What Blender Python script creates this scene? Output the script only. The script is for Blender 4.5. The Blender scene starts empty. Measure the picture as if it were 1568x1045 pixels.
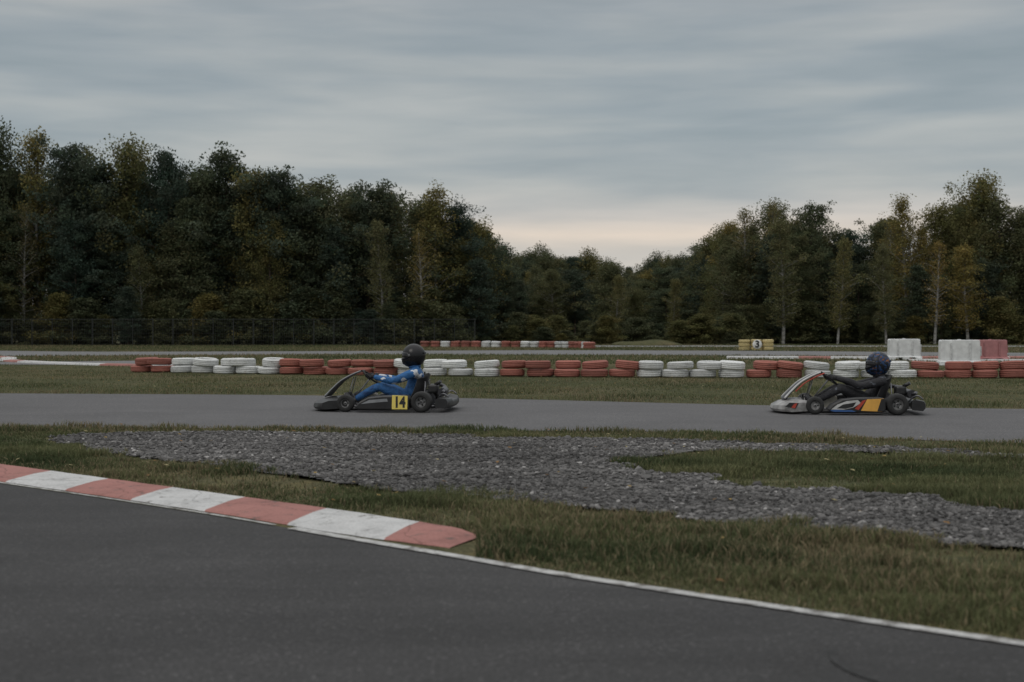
import bpy, bmesh, math, random
import numpy as np
from mathutils import Vector, Matrix
random.seed(3)
R = np.random.RandomState(7)
scene = bpy.context.scene
scene.view_settings.view_transform = 'Standard'
scene.view_settings.look = 'None'
scene.view_settings.exposure = 0
COL = scene.collection

# ------------------------------------------------------------------ helpers
def link(o, parent=None):
    COL.objects.link(o)
    if parent is not None:
        o.parent = parent
    return o

def empty(name, loc=(0, 0, 0), rotz=0.0, scale=1.0):
    e = bpy.data.objects.new(name, None)
    e.empty_display_size = 0.3
    e.location = loc
    e.rotation_euler = (0, 0, rotz)
    e.scale = (scale,) * 3
    COL.objects.link(e)
    return e

def new_mat(name):
    m = bpy.data.materials.new(name)
    m.use_nodes = True
    nt = m.node_tree
    b = nt.nodes['Principled BSDF']
    return m, nt, b

def N(nt, t, **kw):
    n = nt.nodes.new(t)
    for k, v in kw.items():
        setattr(n, k, v)
    return n

def noise(nt, co, scale, detail=4, rough=0.55, dist=0.0):
    n = N(nt, 'ShaderNodeTexNoise')
    n.inputs['Scale'].default_value = scale
    n.inputs['Detail'].default_value = detail
    n.inputs['Roughness'].default_value = rough
    n.inputs['Distortion'].default_value = dist
    if co is not None:
        nt.links.new(co, n.inputs['Vector'])
    return n.outputs['Fac']

def ramp(nt, fac, stops, interp='LINEAR'):
    r = N(nt, 'ShaderNodeValToRGB')
    r.color_ramp.interpolation = interp
    el = r.color_ramp.elements
    while len(el) > 1:
        el.remove(el[-1])
    el[0].position = stops[0][0]
    el[0].color = (*stops[0][1], 1) if len(stops[0][1]) == 3 else stops[0][1]
    for p, c in stops[1:]:
        e = el.new(p)
        e.color = (*c, 1)
    nt.links.new(fac, r.inputs['Fac'])
    return r.outputs['Color']

def g(v):
    return (v, v, v)

def mixc(nt, fac, a, b, mode='MIX'):
    m = N(nt, 'ShaderNodeMix', data_type='RGBA', blend_type=mode)
    if isinstance(fac, (int, float)):
        m.inputs[0].default_value = fac
    else:
        nt.links.new(fac, m.inputs[0])
    for s, i in ((a, 6), (b, 7)):
        if isinstance(s, tuple):
            m.inputs[i].default_value = (*s, 1)
        else:
            nt.links.new(s, m.inputs[i])
    return m.outputs[2]

def bump(nt, b, h, strength, dist):
    n = N(nt, 'ShaderNodeBump')
    n.inputs['Strength'].default_value = strength
    n.inputs['Distance'].default_value = dist
    nt.links.new(h, n.inputs['Height'])
    nt.links.new(n.outputs['Normal'], b.inputs['Normal'])

def objco(nt):
    return N(nt, 'ShaderNodeTexCoord').outputs['Object']

def mat_basic(name, c, rough=0.5, metal=0.0, var=0.15, scale=12, bmp=0.0, spec=0.5):
    m, nt, b = new_mat(name)
    co = objco(nt)
    f = noise(nt, co, scale)
    lo = tuple(max(0, x * (1 - var * 1.6)) for x in c)
    hi = tuple(min(1, x * (1 + var)) for x in c)
    nt.links.new(ramp(nt, f, [(0.3, lo), (0.65, hi)]), b.inputs['Base Color'])
    b.inputs['Roughness'].default_value = rough
    b.inputs['Metallic'].default_value = metal
    b.inputs['Specular IOR Level'].default_value = spec
    if bmp:
        bump(nt, b, f, 0.6, bmp)
    return m

def fn(x, y, seed, scale):
    """cheap smooth pseudo noise ~[-1,1]"""
    r = np.random.RandomState(seed)
    s = np.zeros_like(np.asarray(x, dtype=float))
    for i in range(7):
        a = r.uniform(0, 2 * np.pi)
        k = scale * r.uniform(0.5, 2.2)
        s = s + np.sin((np.cos(a) * x + np.sin(a) * y) * k + r.uniform(0, 6.28))
    return s / 3.2

def inside(poly, x, y):
    res = np.zeros(len(x), bool)
    n = len(poly)
    j = n - 1
    for i in range(n):
        xi, yi = poly[i]
        xj, yj = poly[j]
        c = ((yi > y) != (yj > y)) & (x < (xj - xi) * (y - yi) / (yj - yi + 1e-12) + xi)
        res ^= c
        j = i
    return res

def smooth(pts, n=8):
    P = [np.array(p, float) for p in pts]
    out = []
    for i in range(len(P) - 1):
        p0 = P[max(i - 1, 0)]; p1 = P[i]; p2 = P[i + 1]; p3 = P[min(i + 2, len(P) - 1)]
        for k in range(n):
            t = k / n
            out.append(0.5 * ((2 * p1) + (-p0 + p2) * t + (2 * p0 - 5 * p1 + 4 * p2 - p3) * t * t + (-p0 + 3 * p1 - 3 * p2 + p3) * t ** 3))
    out.append(P[-1])
    return [tuple(p) for p in out]

def tri_obj(name, V, T, mats, col=None, mi=None, parent=None, smoothf=False, linkit=True):
    me = bpy.data.meshes.new(name)
    V = np.asarray(V, np.float32); T = np.asarray(T, np.int32)
    me.vertices.add(len(V)); me.vertices.foreach_set('co', V.ravel())
    me.loops.add(T.size); me.loops.foreach_set('vertex_index', T.ravel())
    me.polygons.add(len(T)); me.polygons.foreach_set('loop_start', np.arange(0, T.size, T.shape[1], dtype=np.int32))
    try:
        me.polygons.foreach_set('loop_total', np.full(len(T), T.shape[1], np.int32))
    except Exception:
        pass
    for m in mats:
        me.materials.append(m)
    if mi is not None:
        me.polygons.foreach_set('material_index', np.asarray(mi, np.int32))
    me.polygons.foreach_set('use_smooth', np.full(len(T), smoothf, bool))
    if col is not None:
        a = me.color_attributes.new('Col', 'FLOAT_COLOR', 'POINT')
        c = np.ones((len(V), 4), np.float32); c[:, :3] = col
        a.data.foreach_set('color', c.ravel())
    me.update(calc_edges=True)
    if not linkit:
        return me
    return link(bpy.data.objects.new(name, me), parent)

def sheet(name, poly, z, mat):
    bm = bmesh.new()
    vs = [bm.verts.new((p[0], p[1], z)) for p in poly]
    f = bm.faces.new(vs)
    bmesh.ops.triangulate(bm, faces=[f])
    bmesh.ops.recalc_face_normals(bm, faces=bm.faces)
    for f in bm.faces:
        if f.normal.z < 0:
            f.normal_flip()
    me = bpy.data.meshes.new(name); bm.to_mesh(me); bm.free()
    me.materials.append(mat)
    return link(bpy.data.objects.new(name, me))

def strip(name, pts, w, z, mat):
    P = np.array(pts, float)
    d = np.gradient(P, axis=0); d /= np.linalg.norm(d, axis=1)[:, None]
    nrm = np.stack([-d[:, 1], d[:, 0]], 1)
    A = P + nrm * w / 2; B = P - nrm * w / 2
    n = len(P)
    V = np.zeros((2 * n, 3)); V[:n, :2] = A; V[n:, :2] = B; V[:, 2] = z
    T = [(i, n + i, n + i + 1, i + 1) for i in range(n - 1)]
    return tri_obj(name, V, T, [mat])

def from_bm(name, bm, mats, parent=None, smoothf=False, bevel=0.0, segs=2):
    me = bpy.data.meshes.new(name)
    bmesh.ops.recalc_face_normals(bm, faces=bm.faces)
    bm.to_mesh(me); bm.free()
    for m in mats:
        me.materials.append(m)
    for p in me.polygons:
        p.use_smooth = smoothf
    o = link(bpy.data.objects.new(name, me), parent)
    if bevel:
        b = o.modifiers.new('Bevel', 'BEVEL'); b.width = bevel; b.segments = segs
        b.limit_method = 'ANGLE'; b.angle_limit = math.radians(35)
    return o

def box(name, x0, x1, y0, y1, z0, z1, mat, parent, bevel=0.008):
    bm = bmesh.new()
    bmesh.ops.create_cube(bm, size=1)
    for v in bm.verts:
        v.co = Vector(((x0 + x1) / 2 + v.co.x * (x1 - x0), (y0 + y1) / 2 + v.co.y * (y1 - y0), (z0 + z1) / 2 + v.co.z * (z1 - z0)))
    return from_bm(name, bm, [mat], parent, False, bevel)

def prism(name, pts, y0, y1, mat, parent, bevel=0.01):
    bm = bmesh.new()
    a = [bm.verts.new((p[0], y0, p[1])) for p in pts]
    b = [bm.verts.new((p[0], y1, p[1])) for p in pts]
    bm.faces.new(a); bm.faces.new(b[::-1])
    n = len(pts)
    for i in range(n):
        bm.faces.new((a[i], b[i], b[(i + 1) % n], a[(i + 1) % n]))
    return from_bm(name, bm, [mat], parent, False, bevel)

def tube(name, pts, r, mat, parent, seg=10, r1=None, closed=False):
    P = [Vector(p) for p in pts]
    n = len(P)
    V = []; F = []
    up = Vector((0.03, 0.07, 1)).normalized()
    for i, p in enumerate(P):
        if closed:
            d = (P[(i + 1) % n] - P[i - 1]).normalized()
        else:
            d = (P[min(i + 1, n - 1)] - P[max(i - 1, 0)]).normalized()
        a = d.cross(up)
        if a.length < 1e-3:
            a = d.cross(Vector((1, 0, 0)))
        a.normalize(); b = d.cross(a)
        rr = r if r1 is None else r + (r1 - r) * i / (n - 1)
        for k in range(seg):
            t = 2 * math.pi * k / seg
            V.append(p + a * math.cos(t) * rr + b * math.sin(t) * rr)
    m = n if closed else n - 1
    for i in range(m):
        j = (i + 1) % n
        for k in range(seg):
            F.append((i * seg + k, i * seg + (k + 1) % seg, j * seg + (k + 1) % seg, j * seg + k))
    if not closed:
        F.append(tuple(range(seg))[::-1]); F.append(tuple((n - 1) * seg + k for k in range(seg)))
    me = bpy.data.meshes.new(name)
    me.from_pydata([tuple(v) for v in V], [], F)
    me.materials.append(mat)
    for p in me.polygons:
        p.use_smooth = len(p.vertices) == 4
    return link(bpy.data.objects.new(name, me), parent)

def lathe_mesh(name, prof, mats, seg=36, axis='Z', mi=None, closed=True):
    """prof list of (r, h)"""
    V = []; F = []; M = []
    n = len(prof)
    for k in range(seg):
        t = 2 * math.pi * k / seg
        for r, h in prof:
            if axis == 'Z':
                V.append((r * math.cos(t), r * math.sin(t), h))
            else:
                V.append((r * math.cos(t), h, r * math.sin(t)))
    m = n if closed else n - 1
    for k in range(seg):
        k2 = (k + 1) % seg
        for i in range(m):
            j = (i + 1) % n
            F.append((k * n + i, k * n + j, k2 * n + j, k2 * n + i))
            M.append(mi[i] if mi else 0)
    me = bpy.data.meshes.new(name)
    me.from_pydata(V, [], F)
    for mt in mats:
        me.materials.append(mt)
    for p, q in zip(me.polygons, M):
        p.use_smooth = True
        p.material_index = q
    bm = bmesh.new(); bm.from_mesh(me)
    bmesh.ops.recalc_face_normals(bm, faces=bm.faces)
    bm.to_mesh(me); bm.free()
    return me

# ------------------------------------------------------------------ world
w = bpy.data.worlds.new('World'); scene.world = w; w.use_nodes = True
nt = w.node_tree
for n in list(nt.nodes):
    nt.nodes.remove(n)
out = N(nt, 'ShaderNodeOutputWorld')
sky = N(nt, 'ShaderNodeTexSky', sky_type='NISHITA')
sky.sun_disc = False
SUN_EL, SUN_AZ = math.radians(42), math.radians(215)
sky.sun_elevation = SUN_EL; sky.sun_rotation = SUN_AZ
bg1 = N(nt, 'ShaderNodeBackground'); bg1.inputs[1].default_value = 0.07
nt.links.new(sky.outputs[0], bg1.inputs[0])
tc = N(nt, 'ShaderNodeTexCoord')
sep = N(nt, 'ShaderNodeSeparateXYZ'); nt.links.new(tc.outputs['Generated'], sep.inputs[0])
mp = N(nt, 'ShaderNodeMapping'); mp.inputs['Scale'].default_value = (1.0, 1.0, 7.5)
mp.inputs['Rotation'].default_value = (0.0, 0.012, 0)
nt.links.new(tc.outputs['Generated'], mp.inputs[0])
n1 = noise(nt, mp.outputs[0], 4.2, 3, 0.45, 0.25)
n2 = noise(nt, mp.outputs[0], 11, 5, 0.55, 0.3)
base = ramp(nt, sep.outputs['Z'], [(0.0, (.47, .48, .465)), (0.052, (.49, .485, .465)), (0.066, (.59, .545, .49)), (0.079, (.48, .48, .47)), (0.10, (.405, .435, .44)), (0.14, (.35, .395, .415)),
                                   (0.2, (.34, .382, .405)), (0.26, (.385, .405, .42)), (0.45, (.60, .62, .63)), (1.0, (1.22, 1.22, 1.22))])
mod = ramp(nt, n1, [(0.30, (.80, .85, .875)), (0.46, (.94, .96, .975)), (0.58, (1.12, 1.09, 1.06)), (0.70, (1.27, 1.20, 1.14))])
mod2 = ramp(nt, n2, [(0.3, (.94, .95, .96)), (0.7, (1.07, 1.05, 1.04))])
c = mixc(nt, 1.0, base, mod, 'MULTIPLY')
c = mixc(nt, 1.0, c, mod2, 'MULTIPLY')
bg2 = N(nt, 'ShaderNodeBackground'); bg2.inputs[1].default_value = 1.0
nt.links.new(c, bg2.inputs[0])
mx = N(nt, 'ShaderNodeMixShader'); mx.inputs[0].default_value = 0.95
nt.links.new(bg1.outputs[0], mx.inputs[1]); nt.links.new(bg2.outputs[0], mx.inputs[2])
nt.links.new(mx.outputs[0], out.inputs[0])

sl = bpy.data.lights.new('sun', 'SUN'); sl.energy = 0.5; sl.angle = math.radians(25); sl.color = (1, .95, .88)
so = link(bpy.data.objects.new('sun', sl))
so.rotation_euler = (math.radians(48), 0, math.radians(-35))
so.location = (-5, -8, 20)

# ------------------------------------------------------------------ materials
def m_asphalt(name, c, sp=0.35, patch=0.25, rough=0.75):
    m, nt, b = new_mat(name)
    co = objco(nt)
    a = noise(nt, co, 0.45, 5, 0.6, 0.5)
    mp_ = N(nt, 'ShaderNodeMapping'); mp_.inputs['Rotation'].default_value = (0, 0, math.radians(44)); mp_.inputs['Scale'].default_value = (.35, 2.2, 1)
    nt.links.new(co, mp_.inputs[0])
    a2 = noise(nt, mp_.outputs[0], 1.1, 6, 0.65, 0.3)
    f = noise(nt, co, 55, 3, 0.7)
    v = N(nt, 'ShaderNodeTexVoronoi'); v.inputs['Scale'].default_value = 90
    nt.links.new(co, v.inputs['Vector'])
    col = ramp(nt, a, [(0.3, tuple(x * (1 - patch) for x in c)), (0.7, tuple(x * (1 + patch) for x in c))])
    col = mixc(nt, 1.0, col, ramp(nt, a2, [(0.3, g(1 - patch * .7)), (0.7, g(1 + patch * .7))]), 'MULTIPLY')
    col = mixc(nt, 1.0, col, ramp(nt, f, [(0.3, g(1 - sp)), (0.7, g(1 + sp))]), 'MULTIPLY')
    col = mixc(nt, 1.0, col, ramp(nt, v.outputs['Color'], [(0.1, g(.7)), (0.8, g(1.08)), (0.95, g(2.4))]), 'MULTIPLY')
    nt.links.new(col, b.inputs['Base Color'])
    b.inputs['Roughness'].default_value = rough
    b.inputs['Specular IOR Level'].default_value = 0.3
    bump(nt, b, f, 0.35, 0.004)
    return m

M_ASPH = m_asphalt('asphalt_dark', (.034, .033, .033), .4, .33)
M_TRACK = m_asphalt('asphalt_track', (.100, .098, .100), 0.2, 0.12, 0.8)
M_FAR = m_asphalt('asphalt_far', (.15, .15, .152), 0.15, 0.1, 0.85)

def m_ground():
    m, nt, b = new_mat('grass_ground')
    co = objco(nt)
    a = noise(nt, co, 0.18, 5, 0.6, 0.6)
    f = noise(nt, co, 3.5, 6, 0.7)
    h = noise(nt, co, 28, 4, 0.7)
    col = ramp(nt, a, [(0.3, (.055, .062, .030)), (0.5, (.074, .075, .038)), (0.68, (.115, .097, .055))])
    col = mixc(nt, 1.0, col, ramp(nt, f, [(0.3, (.6, .65, .6)), (0.5, g(1.0)), (0.7, (1.5, 1.35, 1.2))]), 'MULTIPLY')
    col = mixc(nt, 1.0, col, ramp(nt, h, [(0.3, g(.55)), (0.7, g(1.4))]), 'MULTIPLY')
    nt.links.new(col, b.inputs['Base Color'])
    b.inputs['Roughness'].default_value = 1.0
    b.inputs['Specular IOR Level'].default_value = 0.1
    bump(nt, b, f, 0.8, 0.06)
    return m
M_GROUND = m_ground()

def m_vcol(name, rough=0.8, trans=0.0, spec=0.2, objrand=False, extra=None):
    m, nt, b = new_mat(name)
    at = N(nt, 'ShaderNodeAttribute'); at.attribute_name = 'Col'
    col = at.outputs['Color']
    if objrand:
        oi = N(nt, 'ShaderNodeObjectInfo')
        col = mixc(nt, 1.0, col, ramp(nt, oi.outputs['Random'], extra), 'MULTIPLY')
    nt.links.new(col, b.inputs['Base Color'])
    b.inputs['Roughness'].default_value = rough
    b.inputs['Specular IOR Level'].default_value = spec
    if trans:
        t = N(nt, 'ShaderNodeBsdfTranslucent'); nt.links.new(col, t.inputs[0])
        ms = N(nt, 'ShaderNodeMixShader'); ms.inputs[0].default_value = trans
        nt.links.new(b.outputs[0], ms.inputs[1]); nt.links.new(t.outputs[0], ms.inputs[2])
        nt.links.new(ms.outputs[0], nt.nodes['Material Output'].inputs[0])
    return m
M_BLADE = m_vcol('grass_blades', 0.8, 0.3, 0.15)
M_STONE = m_vcol('gravel_stone', 0.85, 0, 0.3)
M_LEAF = m_vcol('foliage', 0.9, 0.3, 0.1, True,
                [(0.0, (.80, .92, .92)), (0.35, (1.0, 1.02, .95)), (0.6, (1.12, 1.12, .95)), (0.85, (1.35, 1.25, .90)), (1.0, (1.65, 1.35, .85))])
M_BARK = mat_basic('bark_pine', (.08, .06, .045), 0.9, var=.3, scale=4)
M_BARKB = mat_basic('bark_birch', (.22, .215, .20), 0.9, var=.5, scale=3)

def m_paint_worn(name, c, under=(.12, .11, .1), lo=.30, hi=.42):
    m, nt, b = new_mat(name)
    co = objco(nt)
    a = noise(nt, co, 9, 6, 0.7, 0.3)
    d = noise(nt, co, 2.6, 6, 0.7, 0.4)
    e = noise(nt, co, 60, 3, 0.7)
    col = ramp(nt, a, [(lo, under), (hi, c), (0.75, tuple(min(.9, x * 1.08) for x in c))])
    col = mixc(nt, 1.0, col, ramp(nt, d, [(0.28, g(.66)), (0.45, g(.94)), (0.6, g(1.03))]), 'MULTIPLY')
    dv = N(nt, 'ShaderNodeTexNoise'); dv.inputs['Scale'].default_value = 6; nt.links.new(co, dv.inputs['Vector'])
    vm = N(nt, 'ShaderNodeVectorMath', operation='MULTIPLY_ADD'); vm.inputs[1].default_value = (.12, .12, .12)
    nt.links.new(dv.outputs['Color'], vm.inputs[0]); nt.links.new(co, vm.inputs[2])
    v = N(nt, 'ShaderNodeTexVoronoi', feature='DISTANCE_TO_EDGE'); v.inputs['Scale'].default_value = 1.1
    nt.links.new(vm.outputs[0], v.inputs['Vector'])
    col = mixc(nt, 1.0, col, ramp(nt, v.outputs['Distance'], [(0.0, g(.62)), (0.008, g(1.0))]), 'MULTIPLY')
    col = mixc(nt, 1.0, col, ramp(nt, e, [(0.3, g(.80)), (0.6, g(1.05))]), 'MULTIPLY')
    nt.links.new(col, b.inputs['Base Color'])
    b.inputs['Roughness'].default_value = 0.9
    b.inputs['Specular IOR Level'].default_value = 0.2
    bump(nt, b, e, 0.3, 0.003)
    return m
M_KW = m_paint_worn('kerb_white_paint', (.50, .50, .495))
M_KR = m_paint_worn('kerb_red_paint', (.33, .160, .140))
M_LINE = m_paint_worn('line_white_paint', (.46, .46, .45), lo=.36, hi=.52)

# ------------------------------------------------------------------ camera
cam = bpy.data.cameras.new('camera'); co_ = link(bpy.data.objects.new('camera', cam))
cam.lens = 50; cam.sensor_width = 36
co_.location = (0, 0, 1.12)
co_.rotation_euler = (math.radians(90 - 0.46), 0, 0)
cam.clip_start = 0.1; cam.clip_end = 4000
cam.dof.use_dof = True; cam.dof.focus_distance = 19.5; cam.dof.aperture_fstop = 2.8
scene.camera = co_

# ------------------------------------------------------------------ ground and roads
S = 1800
V = [(-S, -200, 0), (S, -200, 0), (S, S, 0), (-S, S, 0)]
tri_obj('ground', V, [(0, 1, 2, 3)], [M_GROUND])

line_pts = smooth([(-30, 17.5), (-14, 15.6), (-9, 14.2), (-6, 12.35), (-3.72, 10.33), (-1.915, 8.66), (-0.918, 7.63), (-0.269, 6.97), (0.253, 6.43), (1.057, 5.70), (1.81, 5.03), (3.5, 3.6), (8, 0), (20, -9)], 8)
LX = np.array([p[0] for p in line_pts]); LY = np.array([p[1] for p in line_pts])
sheet('foreground_road', line_pts + [(20, -30), (-30, -30)], 0.004, M_ASPH)

near_pts = smooth([(-30, 21), (-12, 17.3), (-5.97, 16.15), (-4.57, 16.2), (0, 15.7), (1.6, 15.55), (3, 15.0), (5.17, 13.9), (10, 12.2), (28, 5)], 6)
far_pts = smooth([(-40, 29), (-20, 26.3), (-8.96, 24.9), (-3.74, 24.2), (0, 22.8), (3.89, 20.9), (7.2, 20.0), (15, 18.5), (34, 12)], 6)
NX = np.array([p[0] for p in near_pts]); NY = np.array([p[1] for p in near_pts])
FX = np.array([p[0] for p in far_pts]); FY = np.array([p[1] for p in far_pts])
sheet('race_track', near_pts + far_pts[::-1], 0.004, M_TRACK)

# far asphalt
roadB = smooth([(-60, 80), (-32, 77), (-21, 72), (-8, 74), (2, 77), (14, 74), (26, 68), (60, 60)], 5)
roadB2 = smooth([(-60, 58), (-30, 57), (-21, 60), (-8, 64), (2, 63), (14, 60), (26, 57), (60, 47)], 5)
sheet('distant_road', roadB + roadB2[::-1], 0.004, M_FAR)
pad = [(-13.2, 51), (-17.5, 49), (-18.9, 46.0), (-12.0, 44.5), (-12.2, 48)]
sheet('paved_apron', pad, 0.006, M_FAR)
sheet('distant_road', [(4, 91.5), (20, 92), (70, 90), (70, 97), (20, 99), (5, 99.5)], 0.004, m_asphalt('asphalt_pale', (.24, .24, .24), .1, .1))

# kerb main
kf = [(-14, 15.6), (-9, 14.2), (-6, 12.35), (-3.72, 10.36), (-1.915, 8.70), (-0.918, 7.70), (-0.24, 7.16)]
kb = [(-14, 16.3), (-9, 14.9), (-6, 13.3), (-4.28, 11.7), (-2.19, 9.72), (-1.157, 8.74), (-0.504, 8.05), (-0.17, 7.64)]
kf = smooth(kf, 8); kb = smooth(kb, 8)
kfx, kfy = np.array(kf).T; kbx, kby = np.array(kb).T
V = []; F = []; MI = []
x_end = -0.32
pitch = 0.605
xs = []
b0 = -0.68
edges = [b0 - pitch * i for i in range(20)][::-1] + [x_end]
for e0, e1 in zip(edges[:-1], edges[1:]):
    for k in range(6):
        xs.append((e0 + (e1 - e0) * k / 6, e0))
xs.append((x_end, None))
prof = [(0.0, 0.004), (0.04, 0.014), (0.3, 0.024), (0.6, 0.034), (0.92, 0.034), (1.0, 0.01)]
for i, (x, _) in enumerate(xs):
    yf = np.interp(x, kfx, kfy) + 0.05; yb = np.interp(x, kbx, kby)
    skew = 0.17
    for u, z in prof:
        endt = max(0.0, 1 - (x_end - x) / 0.14)
        xx = x + skew * u
        wob = .006 * math.sin(i * 1.7 + 3 * u)
        V.append((xx, yf + (yb - yf) * u - skew * u * 0.98 + wob, z * (1 - 0.7 * endt)))
n = len(prof)
for i in range(len(xs) - 1):
    blk = int(round((b0 - xs[i][1]) / pitch)) if xs[i][1] is not None else 0
    for k in range(n - 1):
        F.append((i * n + k, (i + 1) * n + k, (i + 1) * n + k + 1, i * n + k + 1))
        MI.append(1 if blk % 2 == 0 else 0)
tri_obj('track_kerb', V, F, [M_KW, M_KR], mi=MI, smoothf=False)

strip('edge_line', [p for p in line_pts if p[0] > -1.3], 0.075, 0.010, M_LINE)
strip('edge_line', [p for p in line_pts if -12 < p[0] <= -1.25], 0.03, 0.010, M_LINE)

# skid marks on the foreground road
M_SKID = m_asphalt('asphalt_rubber', (.027, .027, .027), .3, .2)
sk = smooth([(1.12, 4.95), (1.09, 4.78), (1.11, 4.62), (1.18, 4.47), (1.32, 4.3), (1.6, 4.1)], 8)
strip('skid_mark', sk, 0.03, 0.008, M_SKID)

# distant kerbs
def far_kerb(name, pts, w, h, mats, seglen, z0=0.0):
    P = smooth(pts, 10)
    Lc = 0; V = []; F = []; MI = []
    for i, p in enumerate(P):
        q = np.array(P[min(i + 1, len(P) - 1)]) - np.array(P[max(i - 1, 0)])
        q = q / np.linalg.norm(q); nn = np.array((-q[1], q[0]))
        for s, z in ((-.5, 0.0), (-.45, h * .7), (0, h), (.45, h * .8), (.5, 0)):
            a = np.array(p) + nn * s * w
            V.append((a[0], a[1], z + 0.004))
        if i:
            Lc += np.linalg.norm(np.array(p) - np.array(P[i - 1]))
            for k in range(4):
                F.append(((i - 1) * 5 + k, i * 5 + k, i * 5 + k + 1, (i - 1) * 5 + k + 1)); MI.append(int(Lc / seglen) % len(mats))
    return tri_obj(name, V, F, mats, mi=MI)
far_kerb('distant_kerb', [(-24, 60), (-20.0, 56), (-17.6, 50), (-14, 45.5), (-11.5, 43.6), (-9.8, 42.6)], 0.6, 0.07, [M_KW, M_KW, M_KW, M_KR], 1.8)
far_kerb('distant_kerb', [(8.3, 55), (11, 54.6), (14, 54), (17, 54.5), (24, 55)], 0.6, 0.10, [M_KW, M_KW, M_KR], 1.4)
far_kerb('distant_kerb', [(14, 50.3), (17.5, 50), (24, 49.5)], 0.5, 0.08, [M_KW], 1.4)

# ------------------------------------------------------------------ gravel
grav = smooth([(-4.63, 14.6), (-3.81, 15.1), (-2.92, 15.25), (-.58, 14.7), (1.44, 14.1), (3.27, 13.4), (4.57, 12.5), (8, 10.6), (9, 6.5), (5, 5.9), (2.9, 6.95), (1.54, 7.95), (.85, 8.5), (.27, 9.0), (-.36, 9.3), (-1.35, 10.35), (-2.62, 11.8), (-3.94, 13.2), (-4.63, 14.6)], 6)[:-1]
isl = smooth([(.75, 11.75), (1.24, 12.35), (2.7, 12.9), (4.39, 12.0), (7.5, 10.2), (7.5, 7.2), (5, 7.7), (3.17, 8.75), (2.65, 9.3), (1.92, 9.9), (1.32, 10.7), (.75, 11.75)], 6)[:-1]

def gh(x, y):
    return 0.024 + 0.010 * fn(x, y, 5, 3.0) + 0.009 * np.sin(y * 9 + 1.5 * fn(x, y, 8, 1.2))

def jit(x, y, s, k):
    return x + k * fn(x, y, s, 5.0) + k * .6 * fn(x, y, s + 9, 17.0), y + k * fn(x, y, s + 1, 5.0) + k * .6 * fn(x, y, s + 7, 17.0)

def in_gravel(x, y, k=0.07):
    xx, yy = jit(x, y, 21, k)
    a = inside(grav, xx, yy)
    b = inside(isl, xx, yy)
    return a & ~b

gx = np.arange(-6, 10, 0.06); gy = np.arange(5, 16.5, 0.06)
GX, GY = np.meshgrid(gx, gy)
Z = gh(GX, GY)
V = np.stack([GX.ravel(), GY.ravel(), Z.ravel()], 1)
nx = len(gx); ny = len(gy)
ii, jj = np.meshgrid(np.arange(nx - 1), np.arange(ny - 1))
a = (jj * nx + ii).ravel()
F = np.stack([a, a + 1, a + nx + 1, a + nx], 1)
cx = GX.ravel()[a] + .03; cy = GY.ravel()[a] + .03
F = F[in_gravel(cx, cy, 0.05)]
used = np.unique(F); remap = np.zeros(len(V), int); remap[used] = np.arange(len(used))
def m_gravel():
    m, nt, b = new_mat('gravel_bed')
    co = objco(nt)
    v = N(nt, 'ShaderNodeTexVoronoi'); v.inputs['Scale'].default_value = 50
    nt.links.new(co, v.inputs['Vector'])
    a = noise(nt, co, 1.2, 4)
    col = ramp(nt, v.outputs['Color'], [(0.1, (.05, .048, .046)), (0.6, (.10, .097, .095)), (0.95, (.18, .175, .17))])
    col = mixc(nt, 1.0, col, ramp(nt, a, [(0.3, g(.75)), (0.7, g(1.15))]), 'MULTIPLY')
    nt.links.new(col, b.inputs['Base Color'])
    b.inputs['Roughness'].default_value = 0.9
    bump(nt, b, v.outputs['Distance'], 1.0, 0.012)
    return m
tri_obj('gravel_bed', V[used], remap[F], [m_gravel()])

# stones
phi = (1 + 5 ** .5) / 2
ico = np.array([(-1, phi, 0), (1, phi, 0), (-1, -phi, 0), (1, -phi, 0), (0, -1, phi), (0, 1, phi), (0, -1, -phi), (0, 1, -phi), (phi, 0, -1), (phi, 0, 1), (-phi, 0, -1), (-phi, 0, 1)]) / 1.9
icoF = np.array([(0, 11, 5), (0, 5, 1), (0, 1, 7), (0, 7, 10), (0, 10, 11), (1, 5, 9), (5, 11, 4), (11, 10, 2), (10, 7, 6), (7, 1, 8), (3, 9, 4), (3, 4, 2), (3, 2, 6), (3, 6, 8), (3, 8, 9), (4, 9, 5), (2, 4, 11), (6, 2, 10), (8, 6, 7), (9, 8, 1)])
n = 170000
px = R.uniform(-5.5, 7.5, n); py = R.uniform(6, 15.8, n)
k = in_gravel(px, py, 0.14) & (np.abs(px) < .38 * py + 1.2)
px = px[k]; py = py[k]; n = len(px)
r = 0.007 + 0.013 * R.rand(n) ** 2.0 + 0.024 * (R.rand(n) > .992) * R.rand(n)
P = ico[None] * (1 + 0.35 * (R.rand(n, 12, 1) - .5) * 2)
P = P * r[:, None, None] * np.stack([R.uniform(.8, 1.5, n), R.uniform(.8, 1.3, n), R.uniform(.5, .9, n)], 1)[:, None, :]
an = R.uniform(0, 6.28, n); ca = np.cos(an)[:, None]; sa = np.sin(an)[:, None]
X = P[..., 0] * ca - P[..., 1] * sa + px[:, None]; Y = P[..., 0] * sa + P[..., 1] * ca + py[:, None]
ZZ = P[..., 2] + (gh(px, py) + r * .3)[:, None]
V = np.stack([X, Y, ZZ], -1).reshape(-1, 3)
T = (icoF[None] + (np.arange(n) * 12)[:, None, None]).reshape(-1, 3)
sh = 0.055 + 0.11 * R.rand(n) ** 1.5 + 0.20 * (R.rand(n) > .978)
sh = sh * (1 + .2 * fn(px, py, 31, 2.0))
colr = np.stack([sh, sh * .965, sh * .94], 1)
tri_obj('gravel_stones', V, T, [M_STONE], col=np.repeat(colr, 12, 0))
print('stones', n)

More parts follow.
